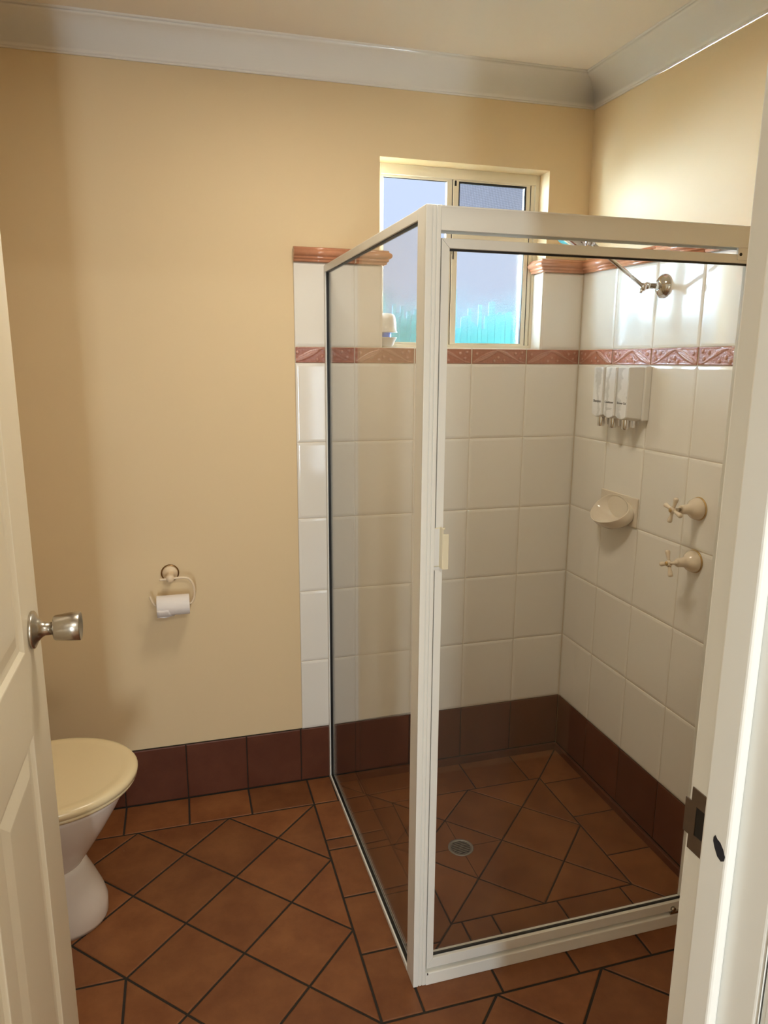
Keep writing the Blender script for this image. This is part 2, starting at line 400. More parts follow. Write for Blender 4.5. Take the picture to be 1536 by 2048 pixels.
# relief border tiles: a stem that rises and falls, broad leaves, berries
def relief(u, v):      # u 0..1 along, v 0..1 up -> height in metres
    h = 0.0
    if v < 0.07 or v > 0.94: return 0.0012*min(1, min(v, 1-v)/0.02)
    if u < 0.012 or u > 0.988: return 0.0
    h = 0.0
    # rising leaf
    if u < 0.5:
        c = 0.08+0.90*(u/0.5)**1.15; wd = 0.20*sin(pi*min(1, u/0.47))**0.8 if u < 0.47 else 0.0
        d = (v-c+0.02)
        if abs(d) < wd: h = max(h, 0.0026*(1-(d/wd)**2)+(-0.0010 if abs(d) < 0.025 else 0))
        if abs(d-wd) < 0.035: h = max(h, 0.0022)
    # falling stem with slim leaf
    if u > 0.44:
        t = (u-0.44)/0.56; c = 0.93-0.84*(0.5-0.5*cos(pi*t)); wd = 0.11*sin(pi*min(1, t/0.62))**0.9 if t < 0.62 else 0.02
        d = v-c
        if abs(d) < wd: h = max(h, 0.0023*(1-(d/wd)**2))
        if abs(d+wd) < 0.03: h = max(h, 0.0020)
    for bu, bv in ((0.08, 0.66), (0.40, 0.20), (0.475, 0.42), (0.59, 0.22), (0.80, 0.70), (0.92, 0.78), (0.89, 0.36)):
        r = sqrt(((u-bu)*4.2)**2+((v-bv))**2)
        if r < 0.11: h = max(h, 0.0028*sqrt(max(0, 1-(r/0.11)**2)))
        elif r < 0.16: h = min(h, 0.0002)
    if h == 0: h = 0.0004*(1+sin(u*190)*sin(v*48))
    return h
def border_tile(mb, a, b, mp, full=TW, rev=False):
    g = 0.0022; L = b-a-2*g; nu = max(8, int(L/full*96)); nv = 26
    z0, z1 = ZB0+0.0012, ZB1-0.0012
    vs = []
    for j in range(nv+1):
        for i in range(nu+1):
            x = a+g+L*i/nu; s = (x-(b-full+g))/(full-2*g)
            if b-a >= full*0.98: s = i/nu
            vs.append(mp(x, z0+(z1-z0)*j/nv, -0.0006+relief(s, j/nv)))
    fs = [(j*(nu+1)+i, j*(nu+1)+i+1, (j+1)*(nu+1)+i+1, (j+1)*(nu+1)+i) for j in range(nv) for i in range(nu)]
    mb.add(vs, fs, True)
    # rim down to the grout
    loop = [i for i in range(nu+1)]+[j*(nu+1)+nu for j in range(1, nv+1)]+[nv*(nu+1)+i for i in range(nu-1, -1, -1)]+[j*(nu+1) for j in range(nv-1, 0, -1)]
    top = [vs[i] for i in loop]
    low = []
    for i in loop:
        jj, ii = divmod(i, nu+1); low.append(mp(a+g+L*ii/nu, z0+(z1-z0)*jj/nv, -0.006))
    n = len(top); mb.add(top+low, [(k, (k+1) % n, n+(k+1) % n, n+k) for k in range(n)])
mb = MB()
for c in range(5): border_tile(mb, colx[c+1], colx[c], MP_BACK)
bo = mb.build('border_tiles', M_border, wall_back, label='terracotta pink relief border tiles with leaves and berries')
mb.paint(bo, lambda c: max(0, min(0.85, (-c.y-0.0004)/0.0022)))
mb = MB()
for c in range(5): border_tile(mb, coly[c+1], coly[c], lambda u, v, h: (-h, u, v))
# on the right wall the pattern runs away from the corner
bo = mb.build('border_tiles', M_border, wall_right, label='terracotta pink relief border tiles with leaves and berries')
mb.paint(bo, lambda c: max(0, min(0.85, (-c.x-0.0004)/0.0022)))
# moulded capping
CAP = [(0.0, 1.7510), (0.006, 1.7510), (0.0095, 1.7525), (0.0105, 1.7555), (0.0095, 1.7580), (0.0125, 1.7590), (0.0150, 1.7612), (0.0155, 1.7640), (0.0140, 1.7660),
       (0.0175, 1.7675), (0.0215, 1.7700), (0.0240, 1.7745), (0.0240, 1.7790), (0.0215, 1.7835), (0.0175, 1.7860), (0.0155, 1.7870), (0.0160, 1.7890), (0.0150, 1.7925), (0.0110, 1.7936), (0.0, 1.7936)]
def capping(mb, p0, p1, n, m0=0, m1=0):
    p0 = Vector((*p0, 0)); p1 = Vector((*p1, 0)); n = Vector((*n, 0)); d = (p1-p0).normalized(); rs = []
    for p, sg in ((p0, m0), (p1, -m1)):
        rs.append([p+n*a+d*a*sg+Vector((0, 0, z+0.020*p.y*(abs(n.x) > 0.5 and p.x > -0.01))) for a, z in CAP])
    mb.rings(rs, closed=True, cap=True, smooth=True)
g = 0.0018; mb = MB()
capping(mb, (-0.9975, 0.0), (-4*TW-g, 0), (0, -1)); capping(mb, (-4*TW+g, 0), (-0.7135, 0), (0, -1), 0, -1)
capping(mb, (-0.7135, 0.0), (-0.7135, 0.076), (1, 0), -1, 0)
capping(mb, (-0.1515, 0.076), (-0.1515, 0.0), (-1, 0), 0, -1); capping(mb, (-0.1515, 0), (0, 0), (0, -1), -1, 1)
mb.build('capping_tiles', M_cap, wall_back, label='moulded terracotta pink capping along the top of the tiles')
mb = MB(); ys = [0.0, -0.2023, -0.4038, -0.6053, -0.8068, -0.925]
for i in range(5):
    capping(mb, (0, ys[i]-(g if i else 0)), (0, ys[i+1]+(g if i < 4 else 0)), (-1, 0), 1 if i == 0 else 0, 0)
mb.build('capping_tiles', M_cap, wall_right, label='moulded terracotta pink capping along the top of the tiles')
m2 = MB(); 
for i in range(1, 5): m2.box(-0.010, 0.006, ys[i]-g, ys[i]+g, 1.752, 1.792)
m2.build('capping_grout', M_grout, wall_right)
MB().box(-4*TW-g, -4*TW+g, -0.018, 0.006, 1.752, 1.791).build('capping_grout', M_grout, wall_back)

# ------------------------------------------------------------------ terracotta skirting
def skirting(name, edges, mp, gb, label):
    m = MB()
    for i in range(len(edges)-1):
        tile(m, rect(edges[i+1], edges[i], 0.001, ZS), mp, gap=0.0035, bev=0.003, h=0.0012, low=-0.007)
    o = struct(m.build(name, M_skirt), label)
    k = MB(); k.box(*gb); k.build('grout', M_dgrout, o)
    return o
sk_b = skirting('baseboard_back', [0, -TW, -2*TW, -3*TW, -4*TW, -1.003, -1.190, -1.390, -1.590, -1.79, -1.99, XL], MP_BACK, (XL, 0, 0.0015, 0.012, -0.03, ZS-0.001), 'dark terracotta tile skirting along the back wall')
sk_r = skirting('baseboard_right', coly[:5]+[-1.008, -1.2, -1.4, -1.6, YF], MP_RIGHT, (0.0015, 0.012, YF, 0, -0.03, ZS-0.001), 'dark terracotta tile skirting along the right wall')
MB().box(-0.885, -0.001, -0.010, 0.002, -0.028, -0.002).build('cove_strip', M_skirt, sk_b, bevel=0.002)
MB().box(-0.010, 0.002, -0.90, -0.001, -0.028, -0.002).build('cove_strip', M_skirt, sk_r, bevel=0.002)
skirting('baseboard_left', [-0.0, -0.2, -0.4, -0.6, -0.8, -1.0, -1.2, -1.4, -1.6, YF], lambda u, v, h: (XL+0.008+h, u, v), (XL-0.002, XL+0.0065, YF, 0, 0, ZS-0.001), None)

# ------------------------------------------------------------------ floor
FX, FY, FYF, FXL, FYL = -0.985, -0.148, -0.9885, -1.5465, -0.7085
mb = MB(); dd = 0.2803; hx = dd/2
for i in range(-18, 12):
    for j in range(-2, 14):
        if (i+j) % 2 == 0: continue
        cx = FX+hx*i; cy = FY-hx*j
        po = [(cx+hx, cy), (cx, cy+hx), (cx-hx, cy), (cx, cy-hx)]; e = 1e-4
        po = clip(po, 0, 1, FY); po = clip(po, -1, 0, -XL-0.008); po = clip(po, 1, 0, 0.0); po = clip(po, 0, -1, -YF+0.113)
        e = 0.004
        if cx > FX+e:
            if cy > FYF+e: continue
            po = clip(po, 0, 1, FYF)
        elif cx > FX-e:
            if cy > FYF: po = clip(po, 1, 0, FX)
        elif cx > FXL+e: pass
        if cx < FXL-e:
            if cy < FYL-e: continue
            po = clip(po, 0, -1, -FYL)
        elif cx < FXL+e and cy < FYL: po = clip(po, -1, 0, -FXL)
        if len(po) >= 3: tile(mb, po, MP_FLOOR, gap=0.0060, bev=0.0028)
T = lambda p, **k: tile(mb, p, MP_FLOOR, gap=0.0060, bev=0.0028)
xs = [-0.901, FX, -1.190, -1.389, -1.589, -1.79, -1.99, XL+0.008]
for a, b in zip(xs[1:], xs[:-1]): T(rect(a, b, FY, 0))
ysl = [FY, -0.339, -0.388, -0.591, -0.792, FYF]
for a, b in zip(ysl[1:], ysl[:-1]): T(rect(FX, -0.884, a, b))
xf = [-0.884, -0.687, -0.4838, -0.2806, -0.08, 0.0]
for a, b in zip(xf[:-1], xf[1:]): T(rect(a, b, FYF, -0.905))
x = FXL
while x > XL+0.01:
    y = FYL
    while y > YF+0.02:
        T(rect(max(x-0.2, XL+0.008), x, max(y-0.2, YF), y)); y -= 0.2
    x -= 0.2
floor = struct(mb.build('floor', M_terra), 'terracotta floor tiles laid diagonally with straight border courses')
MB().box(XL, -0.893, YH, 0.008, -0.08, -0.0022).box(-0.893, 0.008, YH, -0.905, -0.08, -0.0022).build('grout', M_dgrout, floor)
# set-down shower floor
mb = MB(); SX0, SX1, SY0, SY1 = -0.719, -0.158, -0.731, -0.170; OX0, OX1, OY0, OY1 = -0.892, -0.002, -0.904, -0.002
sd2 = (SX1-SX0)/2; sh = sd2/2
TS = lambda p: tile(mb, p, MP_SHOWER, gap=0.0050, bev=0.0025, low=-0.005)
for i in range(0, 5):
    for j in range(0, 5):
        if (i+j) % 2 == 0: continue
        cx = SX0+sh*i; cy = SY1-sh*j
        po = [(cx+sh, cy), (cx, cy+sh), (cx-sh, cy), (cx, cy-sh)]
        po = clip(clip(clip(clip(po, 1, 0, SX1), -1, 0, -SX0), 0, 1, SY1), 0, -1, -SY0)
        TS(po) if not False else None
for k in range(1):
    pass
def miter(po, cx, cy, ox, oy, side):
    # line through inner corner and outer corner; side +-1 keeps one half
    nx, ny = (oy-cy), -(ox-cx); s = side; return clip(po, s*nx, s*ny, s*(nx*cx+ny*cy))
def strip(ps, horiz, lo, hi, c0, o0, c1, o1, ref):
    for a, b in zip(ps[:-1], ps[1:]):
        po = rect(a, b, lo, hi) if horiz else rect(lo, hi, a, b)
        for c, o in ((c0, o0), (c1, o1)):
            nx, ny = (o[1]-c[1]), -(o[0]-c[0]); v = nx*(ref[0]-c[0])+ny*(ref[1]-c[1]); s = 1 if v < 0 else -1
            po = clip(po, s*nx, s*ny, s*(nx*c[0]+ny*c[1]))
        if len(po) >= 3: TS(po)
cTL, cTR, cBL, cBR = (SX0, SY1), (SX1, SY1), (SX0, SY0), (SX1, SY0)
oTL, oTR, oBL, oBR = (OX0, OY1), (OX1, OY1), (OX0, OY0), (OX1, OY0)
strip([OX0, -0.80, -0.605, -0.4076, -0.2005, OX1], True, SY1, OY1, cTL, oTL, cTR, oTR, (-0.44, -0.05))
strip([OX0, -0.80, -0.689, -0.6013, -0.4018, -0.2, OX1], True, OY0, SY0, cBL, oBL, cBR, oBR, (-0.44, -0.85))
strip([OY0, -0.80, -0.603, -0.4057, -0.2071, OY1], False, SX1, OX1, cTR, oTR, cBR, oBR, (-0.05, -0.45))
strip([OY0, -0.78, -0.58, -0.38, -0.19, OY1], False, OX0, SX0, cTL, oTL, cBL, oBL, (-0.85, -0.45))
# saw cuts towards the waste in the drain tile
sf = mb.build('shower_floor_tiles', M_terra, floor, label='set-down shower floor with mitred border and diamond centre')
dcx, dcy = SX0+sh, SY1-2*sh
cut = MB(); cut.box(dcx-sh, dcx+sh, dcy-0.0010, dcy+0.0010, -0.0272, -0.02685); cut.box(dcx-0.0010, dcx+0.0010, dcy-sh, dcy+sh, -0.0272, -0.02685)
cut.build('saw_cut', M_dgrout, floor)
MB().box(-0.893, 0.008, -0.905, 0.008, -0.08, -0.0292).build('shower_grout', M_dgrout, floor)
MB().box(-0.8945, -0.8915, -0.905, 0.0, -0.05, -0.001).box(-0.8945, 0.0, -0.9065, -0.9035, -0.05, -0.001).build('step_edge', M_dgrout, floor)
struct(MB().box(-2.65, 0.65, -4.75, YH, -0.08, 0.0).build('floor_hall', mat('hall_timber', (0.35, 0.20, 0.10), 0.4, var=(6, 0.6, (0.25, 0.13, 0.06)))))

# floor waste grate
dr = thing('floor_waste', 'round slotted metal drain grate set in the shower floor', 'drain', (dcx, dcy, -0.027))
MB().lathe([(0.030, 0.0), (0.030, 0.0016), (0.0385, 0.0022), (0.0398, 0.0012), (0.0398, -0.004)], (dcx, dcy, -0.027), (0, 0, 1), 40, cap=False).build('rim', M_drain, dr)
MB().lathe([(0.031, 0.0001), (0.031, 0.0003)], (dcx, dcy, -0.027), (0, 0, 1), 40).build('sump', M_black, dr)
mb = MB(); ax = Vector((cos(0.12), sin(0.12), 0)); ay = Vector((-sin(0.12), cos(0.12), 0))
for k in range(-4, 5):
    o_ = k*0.0072; L_ = sqrt(max(0, 0.0305**2-o_**2)); c = Vector((dcx, dcy, -0.027))
    lo = [c+ax*s*L_+ay*(o_+t*0.0015)+Vector((0, 0, 0.0004)) for s, t in ((-1, -1), (1, -1), (1, 1), (-1, 1))]
    mb.hexa(lo, [q+Vector((0, 0, 0.0009)) for q in lo])
mb.build('grate_bars', M_drain, dr)

# ------------------------------------------------------------------ window
win = MB(); y0, y1 = 0.074, 0.105
win.box(WX0, -0.700, y0, y1, 1.498, WZ1).box(-0.1575, WX1, y0, y1, 1.498, WZ1).box(-0.700, -0.1575, y0, y1, 2.0385, WZ1).box(-0.700, -0.1575, y0, y1, 1.498, 1.5125)
window = struct(win.build('window_1', M_win, bevel=0.0015), 'small cream aluminium window with frosted panes above the shower tiles')
# left sash
s = MB(); s.box(-0.700, -0.690, 0.082, 0.097, 1.5125, 2.0385).box(-0.4735, -0.4555, 0.082, 0.097, 1.5125, 2.0385).box(-0.690, -0.4735, 0.082, 0.097, 2.0315, 2.0385).box(-0.690, -0.4735, 0.082, 0.097, 1.5125, 1.519)
s.build('sash', M_win, window, bevel=0.001)
s = MB(); s.box(-0.4545, -0.4350, 0.076, 0.100, 1.5125, 2.0385).box(-0.1885, -0.1745, 0.080, 0.098, 1.5125, 2.0385).box(-0.4350, -0.1885, 0.080, 0.098, 1.5125, 1.5185) \
   .box(-0.4350, -0.1885, 0.078, 0.100, 1.838, 1.882).box(-0.4350, -0.1885, 0.080, 0.098, 2.034, 2.0385)
s.build('sash', M_win, window, bevel=0.001)
MB().box(-0.1715, -0.1600, 0.079, 0.098, 1.5125, 2.0385).build('jamb_liner', M_win, window, bevel=0.001)
MB().box(-0.1743, -0.1717, 0.081, 0.098, 1.513, 2.038).box(-0.4553, -0.4547, 0.078, 0.098, 1.513, 2.038).box(-0.690, -0.4735, 0.0845, 0.0875, 2.0295, 2.0318) \
    .box(-0.4350, -0.4330, 0.082, 0.094, 1.5185, 1.838).box(-0.1905, -0.1885, 0.082, 0.094, 1.5185, 1.838).build('seal', M_black, window)
MB().box(-0.690, -0.4735, 0.087, 0.091, 1.519, 2.0315).build('pane', M_frost, window, label='frosted glass pane, the left one')
MB().box(-0.4350, -0.1885, 0.087, 0.091, 1.5185, 1.838).build('pane', M_frost, window, label='frosted glass pane, the right one')
MB().box(-0.4350, -0.1885, 0.0935, 0.0965, 1.882, 2.034).build('pane', M_clear, window)
scr = MB(); scr.box(-0.4350, -0.4290, 0.082, 0.088, 1.882, 2.034).box(-0.1945, -0.1885, 0.082, 0.088, 1.882, 2.034).box(-0.429, -0.1945, 0.082, 0.088, 2.028, 2.034).box(-0.429, -0.1945, 0.082, 0.088, 1.882, 1.888)
sc = scr.build('screen_frame', M_black, window)
MB().box(-0.429, -0.1945, 0.0845, 0.0852, 1.888, 2.028).build('screen_mesh', M_screen, sc, label='fine dark insect mesh')
MB().box(-0.4500, -0.4440, 0.0735, 0.077, 2.018, 2.034).box(-0.4520, -0.4480, 0.0735, 0.077, 1.79, 1.835).build('sash_catch', M_black, window)

# what stands outside the window: paving and a low turquoise fence
struct(MB().box(-4, 4, 0.2, 8, -0.3, -0.2).build('floor_outside', M_lawn))
fence = MB()
random.seed(3); x = -2.4
while x < 2.2:
    h_ = 1.72+random.triangular(-0.15, 0.15, 0.0); y_ = 1.40+random.uniform(0, 0.03); fence.box(x, x+0.019, y_, y_+0.012, -0.2, h_); x += 0.02
fo = fence.build('garden_fence', M_turq)
fo['label'] = 'turquoise picket fence blurred behind the frosted window'; fo['category'] = 'fence'

# ------------------------------------------------------------------ air freshener on the sill
ct = (-0.692, 0.040)
af = thing('air_freshener', 'white dome air freshener with blue core on the window sill', 'air freshener', (ct[0], ct[1], 1.503))
MB().lathe([(0.020, 0.0), (0.024, 0.002), (0.032, 0.020), (0.0365, 0.027), (0.0375, 0.029), (0.030, 0.029), (0.017, 0.026)], (ct[0], ct[1], 1.503), (0, 0, 1), 32).build('base_cup', M_white, af)
MB().lathe([(0.016, 0.024), (0.018, 0.030), (0.018, 0.046), (0.016, 0.050)], (ct[0], ct[1], 1.503), (0, 0, 1), 24).build('gel_core', M_blue, af, label='bright blue gel core')
MB().lathe([(0.014, 0.044), (0.0385, 0.0445), (0.0385, 0.0470), (0.0355, 0.0485), (0.0345, 0.070), (0.0320, 0.090), (0.028, 0.099), (0.020, 0.104), (0.006, 0.106), (0.0, 0.106)], (ct[0], ct[1], 1.503), (0, 0, 1), 32).build('dome_cover', M_white, af)

# ------------------------------------------------------------------ shower screen
ss = thing('shower_screen', 'cream framed glass shower screen around the corner shower', 'shower screen', (-0.887, -0.918, 0))
ZTOP = 1.7425
# corner post (grooved front face)
p = MB(); p.box(-0.8895, -0.8590, -0.918, -0.870, 0.0, ZTOP+0.0015)
p.box(-0.8895, -0.8770, -0.9205, -0.915, 0.0, ZTOP+0.0015).box(-0.8755, -0.8685, -0.9200, -0.915, 0.0, ZTOP+0.0015).box(-0.8675, -0.8590, -0.9205, -0.915, 0.0, ZTOP+0.0015)
p.build('corner_post', M_frame, ss, bevel=0.0012)
# fixed side panel; it runs from the post to the wall, slightly out of square
def sx(y): return -0.8892 + (-0.9035+0.8892)*(y+0.92)/0.92
def sidebox(m, y0, y1, z0, z1, d0=0.0, d1=0.020):
    lo = [(sx(y0)+d0, y0, z0), (sx(y0)+d1, y0, z0), (sx(y1)+d1, y1, z0), (sx(y1)+d0, y1, z0)]
    m.hexa(lo, [(a, b, z1) for a, b, c in lo])
m = MB(); sidebox(m, -0.871, -0.0005, 1.7225, 1.7430); m.build('top_rail', M_frame, ss, bevel=0.0012)
m = MB(); sidebox(m, -0.871, -0.0005, 0.0005, 0.0135); m.build('bottom_rail', M_frame, ss, bevel=0.0012)
m = MB(); sidebox(m, -0.016, -0.0005, 0.0135, 1.7225); m.build('wall_channel', M_frame, ss, bevel=0.0012)
m = MB(); sidebox(m, -0.0185, -0.016, 0.0135, 1.7225, 0.004, 0.016); sidebox(m, -0.871, -0.016, 1.7205, 1.7228, 0.004, 0.016); sidebox(m, -0.871, -0.016, 0.0133, 0.0155, 0.004, 0.016)
sidebox(m, -0.872, -0.8695, 0.0135, 1.7225, 0.004, 0.016)
m.build('glazing_seal', M_black, ss)
m = MB(); sidebox(m, -0.871, -0.016, 0.0135, 1.7228, 0.008, 0.012); m.build('side_glass', M_glass, ss, label='fixed glass side panel')
# header, sill, far post with narrow inline panel
m = MB(); m.box(-0.8590, -0.0005, -0.920, -0.9165, 1.6990, 1.7435).box(-0.8590, -0.0005, -0.920, -0.878, 1.7400, 1.7435).box(-0.8590, -0.0005, -0.8815, -0.878, 1.7000, 1.7435)
m.build('header_rail', M_frame, ss, bevel=0.0012)
m = MB(); lo = [(-0.859, -0.9225, 0.0), (-0.0005, -0.9225, 0.0), (-0.0005, -0.884, 0.0), (-0.859, -0.884, 0.0)]
m.hexa(lo, [(-0.859, -0.9205, 0.031), (-0.0005, -0.9205, 0.031), (-0.0005, -0.886, 0.0345), (-0.859, -0.886, 0.0345)])
m.build('sill_rail', M_frame, ss, bevel=0.002)
MB().box(-0.8555, -0.8525, -0.9212, -0.918, 0.027, 0.031).build('sill_plug', M_steel, ss)
MB().box(-0.020, -0.0005, -0.918, -0.884, 0.0345, 1.700).build('wall_post', M_frame, ss, bevel=0.0012)
m = MB(); m.box(-0.118, -0.102, -0.915, -0.888, 0.036, 1.6985).box(-0.102, -0.020, -0.912, -0.892, 0.036, 0.056).box(-0.102, -0.020, -0.912, -0.892, 1.678, 1.6985)
m.build('inline_frame', M_frame, ss, bevel=0.001)
MB().box(-0.102, -0.020, -0.903, -0.899, 0.056, 1.678).build('inline_glass', M_glass, ss)
# pivot door
DX0, DX1, DZ0, DZ1, DY0, DY1 = -0.8555, -0.1215, 0.0400, 1.6860, -0.9155, -0.892
m = MB()
def mit(pts, y0, y1): m.hexa([(a, y0, b) for a, b in pts], [(a, y1, b) for a, b in pts])
ti, bi, si = 1.6680, 0.0660, 0.0165
mit([(DX0, DZ0), (DX1, DZ0), (DX1-si, bi), (DX0+si, bi)], DY0, DY1); mit([(DX0, DZ1), (DX0+si, ti), (DX1-si, ti), (DX1, DZ1)], DY0, DY1)
mit([(DX0, DZ0+0.0006), (DX0+si, bi+0.0006), (DX0+si, ti-0.0006), (DX0, DZ1-0.0006)], DY0, DY1); mit([(DX1, DZ0+0.0006), (DX1, DZ1-0.0006), (DX1-si, ti-0.0006), (DX1-si, bi+0.0006)], DY0, DY1)
dfr = m.build('door_frame', M_frame, ss, bevel=0.0008)
m = MB(); m.box(DX0+si, DX1-si, -0.9075, -0.9005, ti-0.0034, ti).box(DX0+si, DX1-si, -0.9075, -0.9005, bi, bi+0.0022).box(DX0+si, DX0+si+0.0012, -0.9075, -0.9005, bi, ti)
m.build('glazing_seal', M_black, dfr)
MB().box(DX0+si, DX1-si, -0.906, -0.902, bi, ti).build('door_glass', M_glass, dfr)
# door handle: a cover plate, a web and a pull flange
hd = MB(); hd.box(-0.8600, -0.8455, -0.9175, -0.9155, 1.0355, 1.1190).box(-0.8470, -0.8445, -0.934, -0.9155, 1.0330, 1.1200)
hd.box(-0.8455, -0.8335, -0.9355, -0.933, 1.0330, 1.1080).box(-0.8450, -0.8350, -0.917, -0.910, 1.1130, 1.1180)
hd.build('door_handle', mat('handle_ivory', (0.84, 0.76, 0.56), 0.25), dfr, bevel=0.0008)
MB().box(-0.8595, -0.8480, -0.9182, -0.9175, 1.0375, 1.1170).build('latch_strip', M_white, dfr)
MB().box(-0.8595, -0.8460, -0.9170, -0.9155, 1.0270, 1.0350).build('latch_bolt', M_white, dfr, bevel=0.001)
# pivots
pv = MB(); pv.box(-0.1760, -0.1215, -0.9175, -0.912, 1.6740, 1.6992); pv.build('top_pivot', M_frame, ss, bevel=0.0006)
MB().lathe([(0.0035, 0), (0.0035, 0.0006)], (-0.1690, -0.9175, 1.6855), (0, -1, 0), 16).build('pivot_screw', M_black, ss)
pv = MB(); pv.box(-0.1785, -0.1215, -0.9205, -0.9155, 0.0350, 0.0405).lathe([(0.007, 0), (0.0065, 0.006), (0.003, 0.008)], (-0.1690, -0.9155, 0.0475), (0, -1, 0), 16)
pv.build('bottom_pivot', M_nickel, ss)

# ------------------------------------------------------------------ shower arm and rose
sh_ = thing('overhead_shower', 'chrome shower arm and rose on the right tiled wall', 'shower', (0.0, -0.436, 1.671))
A0 = Vector((0, -0.436, 1.671))
MB().lathe([(0.034, 0.0), (0.034, 0.004), (0.031, 0.0055), (0.030, 0.009), (0.026, 0.013), (0.018, 0.018), (0.010, 0.021)], A0, (-1, 0, 0), 36).build('wall_flange', M_chrome, sh_)
MB().lathe([(0.0115, 0.018), (0.0115, 0.032)], A0, (-1, 0, 0), 6, smooth=False).lathe([(0.0085, 0.032), (0.0085, 0.050), (0.010, 0.051), (0.010, 0.058), (0.004, 0.060)], A0, (-1, 0, -0.02), 20).build('swivel_nut', M_chrome, sh_)
J = A0+Vector((-0.066, 0, -0.005))
MB().lathe([(0.004, -0.010), (0.0085, -0.009), (0.0095, 0), (0.0085, 0.009), (0.004, 0.010)], J, (-0.5, 0, -0.9), 20).lathe([(0.0045, 0.0), (0.0045, 0.014)], J+Vector((-0.004, 0, -0.004)), (-0.4, 0, -0.9), 12).build('elbow', M_chrome, sh_)
E1 = A0+Vector((-0.246, 0, 0.1075))
MB().tube([J, E1], 0.0056, 16).build('arm_pipe', M_chrome, sh_)
MB().lathe([(0.009, -0.010), (0.010, -0.008), (0.010, 0.002), (0.007, 0.008), (0.010, 0.012), (0.009, 0.018)], E1, (-0.97, 0, 0.02), 20).build('rose_nut', M_chrome, sh_)
rn = Vector((-0.50, 0, -0.86)).normalized(); RC = E1+Vector((-0.058, 0, 0.006))
MB().lathe([(0.008, -0.020), (0.016, -0.012), (0.040, -0.003), (0.046, 0.004), (0.046, 0.009), (0.040, 0.011), (0.0, 0.011)], RC, rn, 36).build('rose', M_chrome, sh_)

# ------------------------------------------------------------------ soap dispensers
DPC = (0.0, -0.30, 1.36)
dp = thing('soap_dispenser', 'white triple wall dispenser with marbled fronts above the soap dish', 'dispenser', (0.0, -0.31, 1.37))
MB().box(-0.0230, 0.0, -0.4170, -0.1980, 1.2840, 1.4455).build('backplate', M_white, dp, bevel=0.004)
words = ['Shampoo', 'Conditioner', 'Shower Gel']
for i in range(3):
    yc = -0.2525-0.0655*i; hw = 0.0275; m = MB()
    # body with a swept, curved underside: thicker in the middle
    sec = []
    for k in range(9):
        t = -1+2*k/8; sec.append((t*hw, 1.2955-0.0085*(1-t*t)))
    fr = [(-0.0750, yc+a, b) for a, b in sec]+[(-0.0750, yc+hw, 1.4425), (-0.0750, yc-hw, 1.4425)]
    bk = [(-0.0230, yc+a, b-0.006) for a, b in sec]+[(-0.0230, yc+hw, 1.4425), (-0.0230, yc-hw, 1.4425)]
    m.rings([bk, fr], True, True, False)
    body = m.build('chamber', M_white, dp, bevel=0.002)
    m = MB(); fr2 = [(-0.0762, yc+a*0.93, b+0.002) for a, b in sec]+[(-0.0762, yc+hw*0.93, 1.4405), (-0.0762, yc-hw*0.93, 1.4405)]
    m.rings([[(x+0.0014, y, z) for x, y, z in fr2], fr2], True, True, False)
    m.build('marbled_panel', M_marble, body, label='marbled front panel reading '+words[i])
    cu = bpy.data.curves.new('lettering', 'FONT'); cu.body = words[i]; cu.size = 0.0112; cu.align_x = 'CENTER'; cu.extrude = 0.00015; cu.offset = 0.0002
    tmp = bpy.data.objects.new('tmp', cu); COL.objects.link(tmp); bpy.context.view_layer.update()
    me = bpy.data.meshes.new_from_object(tmp.evaluated_get(bpy.context.evaluated_depsgraph_get())); bpy.data.objects.remove(tmp)
    wdt = max(v.co.x for v in me.vertices)-min(v.co.x for v in me.vertices); sc_ = min(1.0, 0.046/wdt)
    for v in me.vertices: a, b, c = v.co; v.co = (-0.0764-c, yc-a*sc_, 1.333+b*sc_)
    me.materials.append(M_text); lo_ = bpy.data.objects.new('lettering', me); COL.objects.link(lo_); lo_.parent = body; lo_.matrix_parent_inverse = body.matrix_world.inverted()
    if i == 1:
        m = MB(); m.box(-0.0766, -0.0761, yc-0.017, yc+0.017, 1.3170, 1.3178).box(-0.0766, -0.0761, yc-0.012, yc+0.012, 1.3130, 1.3138); m.build('small_print', M_text, body)
    m = MB(); m.lathe([(0.0105, 0.0), (0.0112, 0.003), (0.0112, 0.030), (0.0100, 0.033), (0.0, 0.033)], (-0.057, yc, 1.2905), (0, 0, -1), 24); m.build('pump_button', M_chrome, dp)
    m = MB(); m.box(-0.036, -0.026, yc-0.005, yc+0.005, 1.262, 1.290); m.build('spout', M_chrome, dp, bevel=0.001)

# ------------------------------------------------------------------ soap dish
sdh = thing('soap_dish', 'ivory ceramic soap dish set in the right tiled wall', 'soap dish', (0, -0.30, 0.99))
MB().box(-0.006, 0.001, -0.4020, -0.2010, 0.9510, 1.0440).build('backplate', M_ceram, sdh, bevel=0.003)
